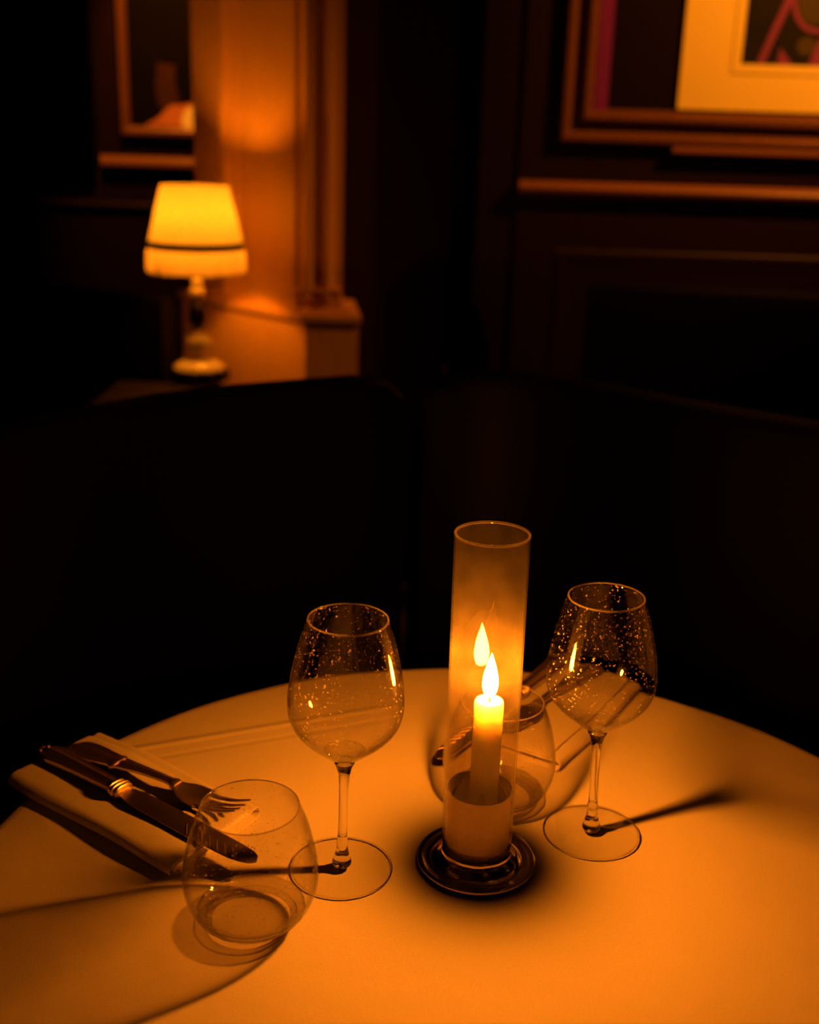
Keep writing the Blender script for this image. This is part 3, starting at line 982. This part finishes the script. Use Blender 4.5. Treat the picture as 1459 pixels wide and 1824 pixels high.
make_wine('stemmed wine glass left of the candle, between tumbler and candle holder', (-0.0443, 0.7514, TZ + 0.0002), (0, math.radians(0.6), 0))
make_wine('stemmed wine glass right of the candle, nearest the right side', (0.1599, 0.8106, TZ + 0.0002), (0, math.radians(-1.3), 0))


def make_tumbler(label, loc):
    root = thing('stemless_glass', label, 'tumbler', loc, (0, 0, 0), 'stemless tumblers')
    outer = [(0, .0030)] + sp2([(.0250, .0030), (.0330, .0072), (.0405, .0140), (.0458, .0240), (.0485, .0360), (.0480, .0480), (.0455, .0630), (.0415, .0790), (.0352, .0955)], 8)
    th = .0010
    inner = []
    for i, (r, z) in enumerate(outer):
        if i == 0: continue
        a, c = outer[max(i - 1, 1)], outer[min(i + 1, len(outer) - 1)]
        t = Vector((c[0] - a[0], c[1] - a[1])).normalized()
        k = th * (1 + 1.5 * max(0, 1 - z / .03))
        inner.append((r - k * t.y, z + k * t.x))
    prof = outer + inner[::-1] + [(0, inner[0][1] + .0005)]
    obj('bowl', lathe(B(), prof, 128), M['glass'], root, smooth=True)
    obj('rim', torus(B(), .0348, .0006, .0957, 128, 8), M['rim'], root, smooth=True)
    bs = obj('base', lathe(B(), [(0, .0012), (.019, .0010), (.0225, .0), (.0255, .0004), (.0290, .0030), (.0335, .0062), (.0310, .0064), (.0250, .0058), (.014, .0052), (0, .0050)], 96), M['glass_foot'], root, smooth=True, label='thick glass bottom')
    obj('base_edge', lathe(B(), [(.0290, .0026), (.0325, .0056), (.0365, .0088), (.0392, .0118), (.0380, .0122), (.0350, .0094), (.0312, .0066), (.0282, .0040)], 96, closed=True, mod=lambda a, z: 1 + .010 * math.sin(23 * a) * math.sin(7 * a + 60 * z)), M['ripple'], root, smooth=True, label='rippled glass edge with painted sparkle specks')  # ring added for sparkle, its bright specks painted in the material
    return root


make_tumbler('stemless glass tumbler in front of the left napkin, nearest the viewer', (-0.1057, 0.6857, TZ + 0.0003))
make_tumbler('stemless glass tumbler behind the candle holder', (0.0840, 0.8560, TZ + 0.0003))

# ------------------------------------------------------------------ candle holder, cylinder, candle
HX, HY = 0.0615, 0.7649
hd = thing('candle_holder', 'round polished metal candle holder standing on the tablecloth', 'candle holder', (HX, HY, TZ + 0.0003))
obj('dish', lathe(B(), [(0, .001), (.040, .001), (.0455, .0022), (.0470, .0040), (.0468, .0052), (.0452, .0056), (.0420, .0048), (.0380, .0040), (.0340, .0046), (.0310, .0066), (.0290, .0088), (.0276, .0100), (0, .0100)], 128), M['steel'], hd, smooth='edge')
obj('collar', lathe(B(), [(0, .0095), (.0272, .0095), (.0278, .0108), (.0268, .0122), (.0264, .0150), (.0266, .0185), (.0274, .0198), (.0274, .0208), (.0262, .0214), (0, .0214)], 96), M['steel'], hd, smooth='edge')
obj('candle_cup', lathe(B(), [(0, .0212), (.0240, .0212), (.0252, .0225), (.0252, .0670), (.0256, .0680), (.0252, .0688), (.0246, .0684), (.0244, .0660), (.0244, .0235), (0, .0235)], 96), M['cup'], hd, smooth='edge')
for k in range(3):
    a = -PI / 2 + 0.05 + k * 2 * PI / 3
    pg = B()
    c, s = math.cos(a), math.sin(a)
    def pt(r, t, z): return (r * c - t * s, r * s + t * c, z)
    loft(pg, [[pt(.0244, -.005, z), pt(.0244, .005, z), pt(.0236, .005, z), pt(.0236, -.005, z)] for z in (.03, .05)] +
         [[pt(.0200, -.004, .062), pt(.0200, .004, .062), pt(.0192, .004, .062), pt(.0192, -.004, .062)],
          [pt(.0146, -.0012, .0700), pt(.0146, .0012, .0700), pt(.0140, .0012, .0700), pt(.0140, -.0012, .0700)]])
    obj('clip', pg, M['cup'], hd)

hg = thing('hurricane_glass', 'tall clear glass cylinder around the lit candle', 'glass cylinder', (HX, HY, TZ + 0.0217), (0, math.radians(-0.25), 0))
obj('cylinder', lathe(B(), [(.0276, 0), (.0276, .2550), (.0262, .2550), (.0262, 0)], 128, closed=True), M['hurricane'], hg, smooth='edge')
obj('rim', torus(B(), .0269, .0010, .2552, 128, 10), M['rim'], hg, smooth=True)

cd = thing('candle', 'lit ivory pillar candle burning inside the glass cylinder', 'candle', (HX + 0.003, HY, TZ + 0.0240), (0, math.radians(0.2), 0))
ct = .1200
obj('wax', lathe(B(), [(0, 0), (.0112, 0), (.0112, .04), (.0112, .08), (.0112, ct - .002), (.0106, ct - .0004), (.0096, ct), (.0070, ct - .0010), (.003, ct - .0016), (0, ct - .0018)], 72), M['wax'], cd, smooth='edge')
obj('wick', tube(B(), [(0, 0, ct - .004), (0.0003, 0, ct + .003), (-.0004, 0, ct + .0065), (-.0016, 0, ct + .0082)], .0006, 8), M['wick'], cd, smooth=True)
fl = B()
fp = sp2([(0, .0), (.0036, .0012), (.0054, .0055), (.0060, .0110), (.0052, .0180), (.0033, .0255), (.0012, .0320), (0, .0355)], 5)
lathe(fl, [(r, z + ct + .0035) for r, z in fp], 32)
obj('flame', fl, M['flame'], cd, smooth=True)
